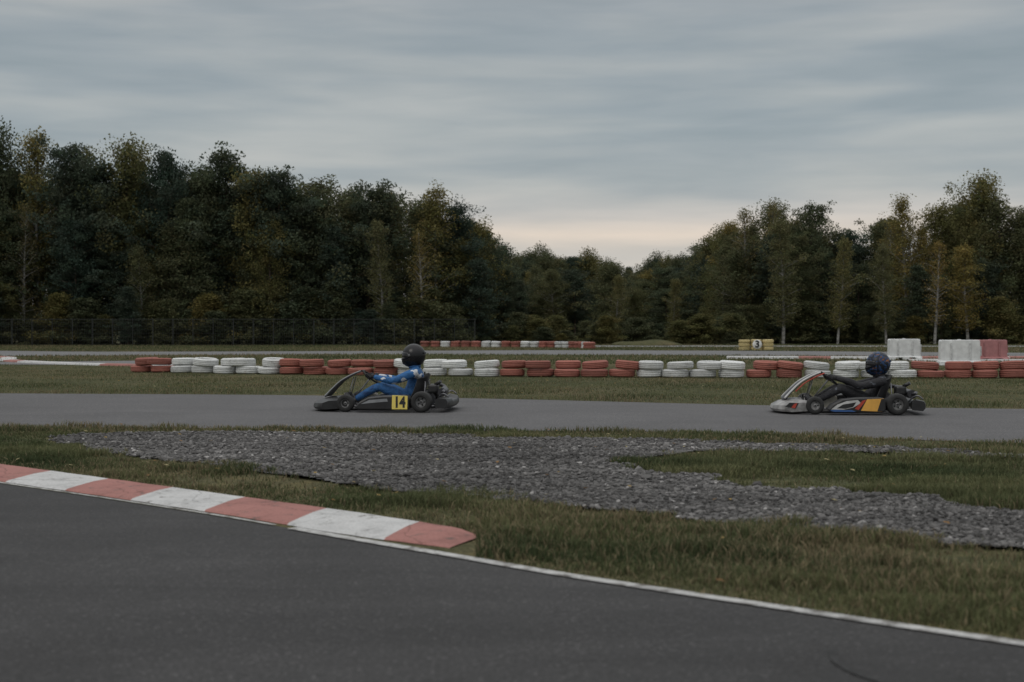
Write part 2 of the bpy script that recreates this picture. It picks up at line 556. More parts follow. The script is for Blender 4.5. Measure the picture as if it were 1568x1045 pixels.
# ------------------------------------------------------------------ grass blades
def blades(name, x, y, h, wd, lean, col, detail=True, z=0.0, parent=None):
    n = len(x)
    a = R.uniform(0, np.pi, n); la = R.uniform(0, 2 * np.pi, n)
    wx = np.cos(a) * wd / 2; wy = np.sin(a) * wd / 2
    lx = np.cos(la) * lean * h; ly = np.sin(la) * lean * h
    z0 = np.zeros(n) + z - 0.005
    b0 = np.stack([x - wx, y - wy, z0], 1); b1 = np.stack([x + wx, y + wy, z0], 1)
    tip = np.stack([x + lx, y + ly, z0 + h * np.sqrt(np.clip(1 - lean ** 2 * .6, .2, 1))], 1)
    if detail:
        m0 = np.stack([x - wx * .8 + lx * .3, y - wy * .8 + ly * .3, z0 + h * .58], 1)
        m1 = np.stack([x + wx * .8 + lx * .3, y + wy * .8 + ly * .3, z0 + h * .58], 1)
        V = np.stack([b0, b1, m0, m1, tip], 1).reshape(-1, 3)
        T = (np.array([(0, 1, 3), (0, 3, 2), (2, 3, 4)])[None] + (np.arange(n) * 5)[:, None, None]).reshape(-1, 3)
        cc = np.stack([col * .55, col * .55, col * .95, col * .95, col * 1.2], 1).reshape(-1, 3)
    else:
        V = np.stack([b0, b1, tip], 1).reshape(-1, 3)
        T = np.arange(n * 3).reshape(-1, 3)
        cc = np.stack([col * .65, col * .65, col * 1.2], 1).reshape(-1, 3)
    return tri_obj(name, V, T, [M_BLADE], col=cc, parent=parent)

G1 = np.array((.092, .110, .050)); G2 = np.array((.155, .158, .078)); BR = np.array((.25, .205, .125)); DK = np.array((.056, .074, .034))
def gcol(x, y, brown=0.15, seed=40):
    n = len(x)
    t = np.clip(.5 + .6 * fn(x, y, seed, 1.8) + R.normal(0, .25, n), 0, 1)[:, None]
    c = G1 * (1 - t) + G2 * t
    d = np.clip(.65 * fn(x, y, seed + 1, 2.5) + R.normal(0, .2, n), 0, 1)[:, None]
    c = c * (1 - d) + DK * d
    pb = np.clip(brown + .28 * fn(x, y, seed + 2, 1.3), 0.03, .95)
    isb = (R.rand(n) < pb)[:, None]
    c = np.where(isb, BR * R.uniform(.6, 1.15, (n, 1)), c)
    return c * R.uniform(.7, 1.25, (n, 1))

def lower_edge(x):
    yl = np.interp(x, LX, LY)
    yk = np.interp(x, kbx, kby)
    return np.where(x < -0.18, yk - 0.03, yl + 0.05)

# near grass
n = 900000
x = R.uniform(-8.5, 8.5, n); y = R.uniform(2.5, 17.5, n)
lo = lower_edge(x); hi = np.interp(x, NX, NY)
e = 0.06 * fn(x, y, 60, 9) + .03 * fn(x, y, 61, 25)
k = (y > lo + .01 + .6 * e) & (y < hi + e) & (np.abs(x) < .38 * y + 1.0) & (R.rand(n) < np.clip(1.45 - y * .055, .35, 1))
x = x[k]; y = y[k]; lo = lo[k]; hi = hi[k]
ing = in_gravel(x, y, 0.2)
sparse = np.clip(.008 + .06 * fn(x, y, 91, 1.6), .003, .10)
k = ~ing | (R.rand(len(x)) < sparse)
x = x[k]; y = y[k]; lo = lo[k]; hi = hi[k]; ing = ing[k]
dl = y - lo; dh = hi - y
tall = np.clip(.45 + .6 * fn(x, y, 70, 2.2) + .5 * fn(x, y, 71, 9), 0, 1.2)
h = 0.022 + 0.05 * tall + 0.03 * R.rand(len(x))
h *= np.clip(.45 + dl / .5, .45, 1.0)
isl_m = inside(isl, x, y)
h = np.where(isl_m, h * 1.15, h)
h = np.where(dh < .25, h * 1.1, h)
h = np.where(ing, h * .5, h)
thin = fn(x, y, 77, 1.7) + .6 * fn(x, y, 78, 6)
thin = np.where((x < -.2), thin + .5, thin)
k = (R.rand(len(x)) < np.clip(1.15 - .75 * np.clip(thin, 0, 2), .14, 1))
x, y, h, dl, dh, thin = x[k], y[k], h[k], dl[k], dh[k], thin[k]
h *= 1 - .35 * np.clip(thin, 0, 1)
brown = .16 + .45 * np.exp(-np.abs(dl) / .12) + .25 * np.exp(-np.abs(dh) / .15) + .2 * np.clip(thin, 0, 1)
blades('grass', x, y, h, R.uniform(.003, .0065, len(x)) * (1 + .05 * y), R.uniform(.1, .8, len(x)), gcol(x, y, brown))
print('near blades', len(x))

# verge between track and tyres
n = 420000
x = R.uniform(-20, 20, n); y = R.uniform(16, 48, n)
lo = np.interp(x, FX, FY)
k = (y > lo + .06 * fn(x, y, 80, 6)) & (np.abs(x) < .38 * y + 1.5) & ~inside(pad, x, y) & (R.rand(n) < np.clip(1.6 - y * .03, .3, 1)) & (R.rand(n) < np.clip(.9 - .6 * fn(x, y, 84, 1.1), .2, 1))
x = x[k]; y = y[k]; lo = lo[k]
h = 0.025 + 0.06 * R.rand(len(x)) * np.clip(.7 + .8 * fn(x, y, 81, 1.5), .15, 1.7)
brown = .24 + .5 * np.exp(-(y - lo) / .35)
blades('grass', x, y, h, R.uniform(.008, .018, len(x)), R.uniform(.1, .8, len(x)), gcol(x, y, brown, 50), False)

n = 160000
x = R.uniform(-45, 50, n); y = R.uniform(46, 106, n)
k = (np.abs(x) < .38 * y + 3) & ~inside(roadB + roadB2[::-1], x, y) & ~inside([(4, 91.5), (20, 92), (70, 90), (70, 97), (20, 99), (5, 99.5)], x, y) & ~inside(pad, x, y)
x = x[k]; y = y[k]
h = 0.05 + 0.08 * R.rand(len(x))
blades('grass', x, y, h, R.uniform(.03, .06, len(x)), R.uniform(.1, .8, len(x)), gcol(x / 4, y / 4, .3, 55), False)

# fallen leaves and pale litter lying in the grass
n = 1500
x = R.uniform(-16, 16, n); y = R.uniform(5, 36, n)
lo = np.interp(x, FX, FY); hi = np.interp(x, NX, NY)
k = ((y > lo) | ((y < hi) & (y > lower_edge(x) + .1))) & (np.abs(x) < .4 * y)
x = x[k]; y = y[k]; n = len(x)
sz = R.uniform(.015, .03, n); a = R.uniform(0, 6.28, n); zz = R.uniform(.03, .06, n)
q = [np.stack([x + np.cos(a + t) * sz * f, y + np.sin(a + t) * sz * f, zz + dz * sz], 1) for t, f, dz in ((0, 1, .3), (1.4, .6, .1), (3.14, .9, -.1), (4.7, .6, .3))]
V = np.stack(q, 1).reshape(-1, 3)
b_ = np.arange(n)[:, None] * 4
T = np.concatenate([b_ + np.array([[0, 1, 2]]), b_ + np.array([[0, 2, 3]])])
lc = np.array([(.34, .24, .09), (.26, .15, .06), (.38, .33, .18), (.18, .11, .05)])[R.randint(0, 4, n)]
tri_obj('fallen_leaves', V, T, [M_BLADE], col=np.repeat(lc, 4, 0))

# ------------------------------------------------------------------ tyres
def tprof(Ro=.315, Ri=.195, W=.098):
    p = []
    p += [(Ri, -W * .62), (Ri + .02, -W * .9), (Ri + .06, -W * 1.0), (Ro - .045, -W * .95), (Ro - .014, -W * .74)]
    for c in (-.42, 0.0, .42):
        z = c * W
        p += [(Ro, z - .011), (Ro - .009, z - .007), (Ro - .009, z + .007), (Ro, z + .011)]
    p += [(Ro - .014, W * .74), (Ro - .045, W * .95), (Ri + .06, W), (Ri + .02, W * .9), (Ri, W * .62), (Ri + .015, W * .5), (Ri + .06, 0.0), (Ri + .015, -W * .5)]
    return p

def m_tyrepaint(name, c, dirt):
    m, nt, b = new_mat(name)
    co = objco(nt)
    oi = N(nt, 'ShaderNodeObjectInfo')
    vm = N(nt, 'ShaderNodeVectorMath', operation='ADD')
    nt.links.new(co, vm.inputs[0])
    cmb = N(nt, 'ShaderNodeCombineXYZ')
    ml = N(nt, 'ShaderNodeMath', operation='MULTIPLY'); ml.inputs[1].default_value = 37
    nt.links.new(oi.outputs['Random'], ml.inputs[0]); nt.links.new(ml.outputs[0], cmb.inputs[0])
    nt.links.new(cmb.outputs[0], vm.inputs[1])
    a = noise(nt, vm.outputs[0], 5, 6, .7, .4)
    d = noise(nt, vm.outputs[0], 30, 4, .7)
    col = ramp(nt, a, [(0.25, dirt), (0.42, c), (0.75, tuple(min(.85, k * 1.15) for k in c))])
    col = mixc(nt, 1.0, col, ramp(nt, d, [(0.3, g(.78)), (0.6, g(1.05))]), 'MULTIPLY')
    col = mixc(nt, 1.0, col, ramp(nt, oi.outputs['Random'], [(0, g(.72)), (1, g(1.1))]), 'MULTIPLY')
    nt.links.new(col, b.inputs['Base Color'])
    b.inputs['Roughness'].default_value = .75
    bump(nt, b, d, .4, .004)
    return m
M_TW = m_tyrepaint('tyre_white_paint', (.60, .61, .60), (.22, .21, .19))
M_TR = m_tyrepaint('tyre_red_paint', (.30, .105, .078), (.13, .06, .05))
M_TY = m_tyrepaint('tyre_yellow_paint', (.54, .44, .21), (.25, .2, .1))
ME_W = lathe_mesh('tyre_white', tprof(), [M_TW]); ME_R = lathe_mesh('tyre_red', tprof(), [M_TR]); ME_Y = lathe_mesh('tyre_yellow', tprof(), [M_TY])

def tyre(me, p, parent, idx, tilt=.05, sc=1.0):
    o = bpy.data.objects.new('tyre_%d' % idx, me)
    o.location = p
    o.rotation_euler = (random.gauss(0, tilt), random.gauss(0, tilt), random.uniform(0, 6.28))
    s = sc * random.uniform(.94, 1.05)
    o.scale = (s, s, sc * random.uniform(.85, 1.07))
    return link(o, parent)

def along(pts, step):
    P = np.array(smooth(pts, 12)); d = np.r_[0, np.cumsum(np.linalg.norm(np.diff(P, axis=0), axis=1))]
    s = np.arange(0, d[-1], step)
    return np.stack([np.interp(s, d, P[:, 0]), np.interp(s, d, P[:, 1])], 1)

tb = empty('tire_barrier')
thr = [-8.56, -5.63, -2.62, 0.02, 2.95, 5.45, 6.65, 9.15]
for i, (x, y) in enumerate(along([(-9.7, 37.2), (-5.63, 35.6), (-2.6, 34.5), (0, 33.8), (2.8, 33.3), (6, 33.0), (9.1, 32.8), (11.7, 32.8), (17, 33)], .645)):
    gi = sum(x > t for t in thr)
    me = ME_R if gi % 2 == 0 else ME_W
    tyre(me, (x + random.gauss(0, .02), y + random.gauss(0, .07), .10), tb, 2 * i, .02)
    dx = random.choice((0, 0, 0, .14, -.12, .07))
    tyre(me, (x + dx + random.gauss(0, .03), y + random.gauss(0, .08), .292), tb, 2 * i + 1, .045)

tb2 = empty('tire_barrier')
for i, (x, y) in enumerate(along([(-5.5, 90), (-1, 89), (2, 87.5), (4.0, 85), (4.6, 82)], .66)):
    me = ME_R if (i // 2) % 2 == 0 else ME_W
    if i % 5 == 3: me = ME_R
    tyre(me, (x, y, .10), tb2, 2 * i, .02); tyre(me, (x, y, .297), tb2, 2 * i + 1, .03)

# numbered yellow marker made of tyres
mk = empty('numbered_tire_marker', (13.1, 76.3, 0))
q = 0
for i in range(3):
    for j in range(3):
        tyre(ME_Y, ((i - 1) * .63, 0, .10 + .197 * j), mk, q, .02); q += 1
M_WP = mat_basic('white_board', (.7, .7, .68), .6)
M_BLKP = mat_basic('black_paint', (.02, .02, .02), .6)
disk = lathe_mesh('board', [(0.0, -.01), (.24, -.01), (.25, 0), (.24, .01), (0.0, .01)], [M_WP], 32, 'Y', closed=False)
dob = link(bpy.data.objects.new('number_board', disk), mk); dob.location = (0, -.34, .33)

def text(name, s, size, loc, mat, parent, rot=(math.pi / 2, 0, 0), ext=.002, sx=1.0, bold=0.0):
    cu = bpy.data.curves.new(name + '_c', 'FONT'); cu.body = s; cu.size = size; cu.align_x = 'CENTER'; cu.align_y = 'CENTER'; cu.extrude = ext; cu.offset = bold
    o = bpy.data.objects.new(name + '_tmp', cu); COL.objects.link(o)
    dg = bpy.context.evaluated_depsgraph_get()
    me = bpy.data.meshes.new_from_object(o.evaluated_get(dg))
    bpy.data.objects.remove(o)
    me.materials.clear(); me.materials.append(mat)
    t = link(bpy.data.objects.new(name, me), parent)
    t.location = loc; t.rotation_euler = rot; t.scale = (sx, 1, 1)
    return t
text('number_3', '3', .5, (0, -.357, .33), M_BLKP, mk, bold=.02)

# plastic barrier blocks
def barrier(loc, c, name, rz=0.0, W=1.22, H=.78):
    e = empty(name, loc, rz)
    m = mat_basic(name + '_plastic', c, .5, var=.12, scale=5)
    h = W / 2
    pts = [(-h, 0), (-h * .62, 0), (-h * .56, .10), (-h * .22, .10), (-h * .16, 0), (h * .16, 0), (h * .22, .10), (h * .56, .10), (h * .62, 0), (h, 0), (h, .13), (h - .04, .17), (h - .05, H - .03), (h - .08, H), (-h + .08, H), (-h + .05, H - .03), (-h + .04, .17), (-h, .13)]
    o = prism('body', pts, -.24, .24, m, e, .02)
    for v in o.data.vertices:
        if v.co.z > .15:
            v.co.y *= .66
    m2 = mat_basic(name + '_seam', tuple(k * .8 for k in c), .6)
    for s in (-1, 1):
        box('rib', s * h * .45 - .03, s * h * .45 + .03, -.185, -.15, .2, H - .08, m2, e, .01)
    tube('filler_cap', [(0, 0, H - .01), (0, 0, H + .02)], .06, m2, e, 16)
    box('end_lug', h - .05, h + .02, -.07, .07, .3, H - .2, m2, e, .01)
    return e
barrier((14.3, 51.9, 0), (.66, .67, .67), 'plastic_barrier', .05)
barrier((13.9, 44.2, 0), (.68, .69, .69), 'plastic_barrier', -.04, 1.3, .80)
barrier((16.9, 50.3, 0), (.38, .17, .17), 'plastic_barrier', .12, 1.25, .76)

# ------------------------------------------------------------------ fence
M_FEN = mat_basic('fence_paint', (.018, .021, .019), .7)
V = []; F = []
def addbox(x0, x1, y0, y1, z0, z1):
    b = len(V)
    for z in (z0, z1):
        for xx, yy in ((x0, y0), (x1, y0), (x1, y1), (x0, y1)):
            V.append((xx, yy, z))
    for f in ((0, 3, 2, 1), (4, 5, 6, 7), (0, 1, 5, 4), (1, 2, 6, 5), (2, 3, 7, 6), (3, 0, 4, 7)):
        F.append(tuple(b + k for k in f))
for x in np.arange(-60, -2, 1.4):
    addbox(x - .03, x + .03, 98.97, 99.03, 0, 1.9)
for z in np.arange(.1, 1.9, .25):
    addbox(-60, -2.5, 98.955, 98.965, z, z + .012)
addbox(-60, -2.5, 98.950, 98.970, 1.82, 1.845)
for x in np.arange(-60, -2.5, .16):
    addbox(x, x + .014, 98.944, 98.954, .05, 1.82)
tri_obj('wire_fence', V, F, [M_FEN])

# ------------------------------------------------------------------ trees
def tree_mesh(kind, seed):
    r = np.random.RandomState(seed)
    H = 12.0
    Vt = []; Tt = []
    def seg_tube(p, rad, sides=5):
        b = len(Vt)
        for i, (q, rr) in enumerate(zip(p, rad)):
            d = np.array(p[min(i + 1, len(p) - 1)]) - np.array(p[max(i - 1, 0)])
            d = d / (np.linalg.norm(d) + 1e-9)
            a = np.cross(d, (0.3, 0.8, 0.1)); a /= np.linalg.norm(a) + 1e-9
            c = np.cross(d, a)
            for k in range(sides):
                t = 2 * np.pi * k / sides
                Vt.append(q + a * np.cos(t) * rr + c * np.sin(t) * rr)
        for i in range(len(p) - 1):
            for k in range(sides):
                k2 = (k + 1) % sides
                A = b + i * sides + k; B = b + i * sides + k2; C = A + sides; D = B + sides
                Tt.append((A, B, D)); Tt.append((A, D, C))
    ph = r.uniform(0, 6.28, 4)
    bend = r.uniform(.1, .45)
    def tp(t):
        return np.array((bend * math.sin(2.2 * t + ph[0]) * t, bend * math.cos(1.9 * t + ph[1]) * t, H * t))
    cfg = {'pine': dict(t0=.08, Rm=2.4, nb=85, nc=5, nl=40, sig=.40, leaf=.165, up=(.05, .5), c=(.064, .080, .060), cv=.2),
           'pinetop': dict(t0=.33, Rm=2.6, nb=62, nc=5, nl=52, sig=.42, leaf=.165, up=(.1, .7), c=(.064, .080, .060), cv=.2),
           'broad': dict(t0=.06, Rm=2.7, nb=85, nc=5, nl=44, sig=.46, leaf=.165, up=(.2, 1.0), c=(.095, .100, .058), cv=.22),
           'birch': dict(t0=.16, Rm=1.8, nb=75, nc=5, nl=30, sig=.34, leaf=.13, up=(.5, 1.3), c=(.140, .132, .068), cv=.25),
           'bare': dict(t0=.2, Rm=1.6, nb=80, nc=5, nl=9, sig=.30, leaf=.12, up=(.6, 1.4), c=(.15, .13, .07), cv=.3),
           'bush': dict(t0=.0, Rm=3.6, nb=90, nc=6, nl=36, sig=.65, leaf=.28, up=(.3, 1.2), c=(.085, .090, .052), cv=.25)}[kind]
    ts = np.linspace(0, 1, 12)
    tr = .13 if kind in ('birch', 'bare') else .17
    seg_tube([tp(t) for t in ts], [tr * (1 - t) ** .8 + .015 for t in ts], 6)
    L = []; C = []
    for i in range(cfg['nb']):
        u = (i + r.rand()) / cfg['nb']
        t = cfg['t0'] + (1 - cfg['t0']) * u
        az = i * 2.399 + r.uniform(-.4, .4)
        if kind == 'pine':
            pr = (1 - u) ** .5 * (.62 + .38 * min(1, u * 5))
        elif kind == 'pinetop':
            pr = (math.sin(math.pi * min(1, .12 + .85 * u)) ** .5)
        elif kind == 'broad':
            pr = max(.15, math.sin(math.pi * (.12 + .83 * u)) ** .55)
        elif kind == 'bush':
            pr = (1 - u) ** .45
        else:
            pr = max(.1, math.sin(math.pi * (.12 + .85 * u) ** 1.1)) ** .7
        lob = 1 + .34 * math.sin(3 * az + ph[2] + 6 * u) + .28 * math.sin(15 * u + ph[3])
        ln = cfg['Rm'] * pr * lob * r.uniform(.55, 1.25)
        el = r.uniform(*cfg['up']) * (.4 + .8 * u)
        d = np.array((math.cos(az) * math.cos(el), math.sin(az) * math.cos(el), math.sin(el)))
        p0 = tp(t)
        droop = -.12 * ln if kind in ('birch', 'bare') else .04 * ln
        ps = [p0 + d * ln * s + np.array((0, 0, droop * s * s)) for s in (0, .35, .7, 1)]
        rb = .040 * (1 - u) + .012
        seg_tube(ps, [rb, rb * .7, rb * .4, rb * .15], 3)
        for cc in range(cfg['nc']):
            s = .25 + .78 * (cc + r.rand()) / cfg['nc']
            ctr = p0 + d * ln * s + np.array((0, 0, droop * s * s)) + r.normal(0, .12, 3)
            if r.rand() < .1: continue
            m = int(cfg['nl'] * r.uniform(.6, 1.4))
            sg = cfg['sig'] * r.uniform(.6, 1.15)
            flat = .6 if kind.startswith('pine') else .9
            nrm = r.normal(0, 1, (m, 3)); ln_ = np.linalg.norm(nrm, axis=1)[:, None]
            nrm = nrm / ln_ * np.minimum(ln_, 1.75)
            pts = ctr + nrm * np.array((sg, sg, sg * flat))
            br = r.uniform(1 - cfg['cv'], 1 + cfg['cv']) * (.78 + .27 * s)  # random clump tone, with crown interior shade painted in darker towards the trunk
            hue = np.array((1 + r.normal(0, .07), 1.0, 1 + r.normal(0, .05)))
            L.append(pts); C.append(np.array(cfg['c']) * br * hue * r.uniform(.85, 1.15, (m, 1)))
    P = np.concatenate(L); CC = np.concatenate(C)
    m = len(P)
    a = r.normal(0, 1, (m, 3)); a /= np.linalg.norm(a, axis=1)[:, None]
    b = r.normal(0, 1, (m, 3)); b -= a * (a * b).sum(1)[:, None]; b /= np.linalg.norm(b, axis=1)[:, None]
    sz = cfg['leaf'] * r.uniform(.5, 1.25, (m, 1))
    LV = np.stack([P - a * sz * .6, P + a * sz * .6, P + b * sz * .8], 1).reshape(-1, 3)
    nb = len(Vt)
    V = np.concatenate([np.array(Vt), LV])
    T = np.concatenate([np.array(Tt), np.arange(m * 3).reshape(-1, 3) + nb])
    mi = np.r_[np.zeros(len(Tt), int), np.ones(m, int)]
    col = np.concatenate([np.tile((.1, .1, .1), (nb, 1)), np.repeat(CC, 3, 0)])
    return tri_obj('tree_' + kind, V, T, [M_BARKB if kind in ('birch', 'bare') else M_BARK, M_LEAF], col=col, mi=mi, linkit=False)

TM = {k: [tree_mesh(k, 100 + 13 * i + len(k)) for i in range(nv)] for k, nv in (('pine', 4), ('pinetop', 4), ('broad', 5), ('birch', 5), ('bare', 3), ('bush', 3))}

forest = empty('forest')
tn = [0]
def put(kind, x, y, h, parent=forest, name=None, wide=1.0):
    me = random.choice(TM[kind])
    o = bpy.data.objects.new(name or ('tree_%d' % tn[0]), me); tn[0] += 1
    s = h / 12.4
    o.location = (x, y, -.05)
    ws = wide * random.uniform(.8, 1.25) * (s ** .6)
    o.scale = (ws, ws, s)
    o.rotation_euler = (random.gauss(0, .025), random.gauss(0, .025), random.uniform(0, 6.28))
    link(o, parent)
    return o

# (x, y, height) of the forest edge, in metres
FE = [(-56, 98, 15.0), (-50, 99, 15.2), (-42.9, 100, 14.7), (-37.8, 105, 15.4), (-34.9, 105, 15.7), (-32.5, 105, 14.6), (-30.6, 105, 13.2), (-28.2, 105, 14.5), (-25.7, 105, 14.1), (-23.3, 105, 12.7),
      (-20.9, 105, 14.2), (-19.2, 105, 12.6), (-17.1, 105, 12.7), (-15.9, 105, 11.0), (-13.7, 106, 11.8), (-10.8, 106, 11.6), (-8.9, 107, 11.4), (-5.6, 108, 11.9), (-4.1, 110, 10.6),
      (-3.0, 132, 9.0), (-1.0, 150, 9.6), (3.5, 165, 10.4), (9.1, 170, 10.2), (16.9, 170, 9.8), (19.9, 150, 9.6), (18.6, 125, 9.4), (18.9, 115, 10.9), (21.4, 115, 11.6), (24.1, 115, 11.2),
      (26.3, 118, 8.9), (28.0, 118, 9.2), (30.4, 115, 10.4), (31.2, 112, 11.5), (33.7, 112, 10.6), (36.2, 110, 12.6), (38.2, 110, 10.8), (39.6, 110, 10.5), (45.4, 108, 11.4), (52, 106, 12.5), (60, 104, 13)]
FA = np.array(FE)
dd = np.r_[0, np.cumsum(np.linalg.norm(np.diff(FA[:, :2], axis=0), axis=1))]
for x, y, h in FE:
    if x < 0 and y < 112:
        kind = random.choice(['pinetop', 'pinetop', 'broad', 'broad', 'birch'])
    elif y > 130:
        kind = random.choice(['pinetop', 'broad'])
    else:
        kind = random.choice(['birch', 'broad', 'pinetop', 'birch', 'bare'])
    put(kind, x, y, h)
def nxt(s, back):
    x = np.interp(s, dd, FA[:, 0]); y = np.interp(s, dd, FA[:, 1]); h = np.interp(s, dd, FA[:, 2])
    k = (y + back) / y
    return x * k, y + back, (h - 1.12) * k + 1.12
for back, step, hs in ((-1.5, 2.0, (.40, .84)), (2.0, 1.8, (.70, .95)), (5.0, 2.2, (.74, .96)), (9, 2.8, (.78, .95))):
    s = 0
    while s < dd[-1]:
        x, y, h = nxt(s, back)
        x += random.gauss(0, .6); y += random.gauss(0, 1.0)
        left = x < -2
        if left:
            kind = random.choices(['pine', 'pinetop', 'broad', 'birch'], [2.0, 3, 3.5, 1.3])[0]
        elif y > 130:
            kind = random.choices(['pine', 'pinetop', 'broad'], [2, 3, 3])[0]
        else:
            kind = random.choices(['pine', 'birch', 'broad', 'pinetop', 'bare'], [.8, 4.5, 2.6, 1.2, 1.0])[0]
        put(kind, x, y, h * random.uniform(*hs))
        s += step * random.uniform(.7, 1.3)
# mid-height infill of the centre valley
for i in range(60):
    y = random.uniform(116, 160); x = random.uniform(-.01, .125) * y
    put(random.choice(['broad', 'pine', 'pinetop', 'birch']), x, y, 1.2 + (y * random.uniform(.018, .045)))
# undergrowth along the edge
ug = empty('undergrowth')
s = 0
while s < dd[-1]:
    x, y, h = nxt(s, -3.0)
    y = min(y, 128)
    hh = random.uniform(1.6, 4.5) if x < 0 else random.uniform(1.2, 3.6)
    put(random.choice(['bush', 'bush', 'broad', 'pine']), x + random.gauss(0, .4), y + random.gauss(0, .6), hh, ug, 'bush_%d' % tn[0], wide=1.2)
    s += random.uniform(.7, 1.6)
for i in range(45):
    x = random.uniform(-4, 20); y = random.uniform(106, 114)
    put('bush', x, y, random.uniform(.8, 2.4), ug, 'bush_%d' % tn[0], wide=1.1)
# distinct pale-stemmed trees at the edge
for x, y, h, kd in ((-35.2, 102.5, 10.2, 'bare'), (-9.3, 103, 9.0, 'birch'), (-6.4, 103, 8.4, 'bare'), (-26.5, 102.4, 7.0, 'birch'), (8.2, 112, 5.4, 'birch'),
                  (27.9, 106, 7.4, 'birch'), (31.5, 106, 7.8, 'bare'), (24.5, 107, 8.0, 'birch'), (34.0, 106, 7.4, 'birch'), (20.8, 109, 9.5, 'birch')):
    put(kd, x, y, h, None, 'birch_tree')

# low mound in the distance
bm = bmesh.new()
bmesh.ops.create_uvsphere(bm, u_segments=32, v_segments=16, radius=1)
for v in bm.verts:
    v.co = Vector((v.co.x * 2.6, v.co.y * 3, max(0, v.co.z) * .38 * (1 + .2 * math.sin(v.co.x * 5))))
o = from_bm('earth_mound', bm, [M_GROUND], None, True); o.location = (9.6, 101, -.01)

# ------------------------------------------------------------------ karts
M_BLK = mat_basic('black_plastic', (.016, .016, .017), .4, var=.2)
M_RUB = mat_basic('rubber', (.02, .02, .02), .8, var=.2)
M_STEEL = mat_basic('steel_tube', (.16, .16, .17), .4, .7)
M_DST = mat_basic('dark_steel', (.05, .05, .055), .4, .6)
M_ALU = mat_basic('rim_alloy', (.30, .30, .30), .4, .5)
M_YEL = mat_basic('plate_yellow', (.75, .60, .14), .5, var=.05)
M_GRY = mat_basic('grey_plastic', (.22, .23, .24), .45, var=.1)
M_WHT = mat_basic('white_plastic', (.48, .48, .47), .4, var=.1)
M_NOSE = mat_basic('nose_grey_plastic', (.26, .255, .25), .4, var=.45, scale=7)
M_ORG = mat_basic('orange_sticker', (.68, .36, .07), .4, var=.08)
M_RED = mat_basic('red_sticker', (.40, .05, .03), .4, var=.08)
M_BLU = mat_basic('blue_sticker', (.03, .09, .25), .4, var=.08)
M_FUEL = mat_basic('fuel_tank_plastic', (.35, .33, .28), .5)
M_SEAT = mat_basic('seat_shell', (.03, .03, .032), .35)

def wheel(name, cx, cy, r, w, parent, side):
    p = [(r * .50, -w * .46), (r * .62, -w * .5), (r * .88, -w * .5), (r * .98, -w * .38), (r, -w * .2), (r, w * .2), (r * .98, w * .38), (r * .88, w * .5), (r * .62, w * .5), (r * .50, w * .46), (r * .48, 0)]
    me = lathe_mesh(name + '_tyre', p, [M_RUB], 32, 'Y')
    e = bpy.data.objects.new(name, None); link(e, parent); e.location = (cx, cy, r)
    link(bpy.data.objects.new('tyre', me), e)
    yo = -w * .44 if side < 0 else w * .44
    yi = yo * .3
    rim = [(r * .56, yo), (r * .52, yo * .98), (r * .46, yo * .75), (r * .42, yi), (r * .2, yi), (r * .18, yo * .6), (0.001, yo * .62)]
    me2 = lathe_mesh(name + '_rim', rim, [M_ALU], 28, 'Y', closed=False)
    link(bpy.data.objects.new('rim', me2), e)
    for k in range(5):
        a = 2 * math.pi * k / 5
        q = Vector((math.cos(a), 0, math.sin(a)))
        yv = Vector((0, 1, 0))
        tube('rim_slot', [q * r * .31 + yv * (yi * 1.0), q * r * .31 + yv * (yi * 1.12)], r * .075, M_RUB, e, 8)
    tube('hub', [(0, yo * .5, 0), (0, yo * .85, 0)], r * .1, M_DST, e, 10)
    return e

def loft(name, sections, mat, parent, thick=0.0, cap=True):
    n = len(sections[0]); V = [tuple(p) for s in sections for p in s]; F = []
    for i in range(len(sections) - 1):
        for k in range(n - 1 if not cap else n):
            k2 = (k + 1) % n
            F.append((i * n + k, (i + 1) * n + k, (i + 1) * n + k2, i * n + k2))
    if cap:
        F.append(tuple(range(n))); F.append(tuple((len(sections) - 1) * n + k for k in range(n))[::-1])
    me = bpy.data.meshes.new(name); me.from_pydata(V, [], F)
    bm = bmesh.new(); bm.from_mesh(me); bmesh.ops.recalc_face_normals(bm, faces=bm.faces); bm.to_mesh(me); bm.free()
    me.materials.append(mat)
    for p in me.polygons: p.use_smooth = len(p.vertices) == 4
    o = link(bpy.data.objects.new(name, me), parent)
    if thick:
        s = o.modifiers.new('S', 'SOLIDIFY'); s.thickness = thick
    s = o.modifiers.new('E', 'EDGE_SPLIT'); s.split_angle = math.radians(40)
    return o

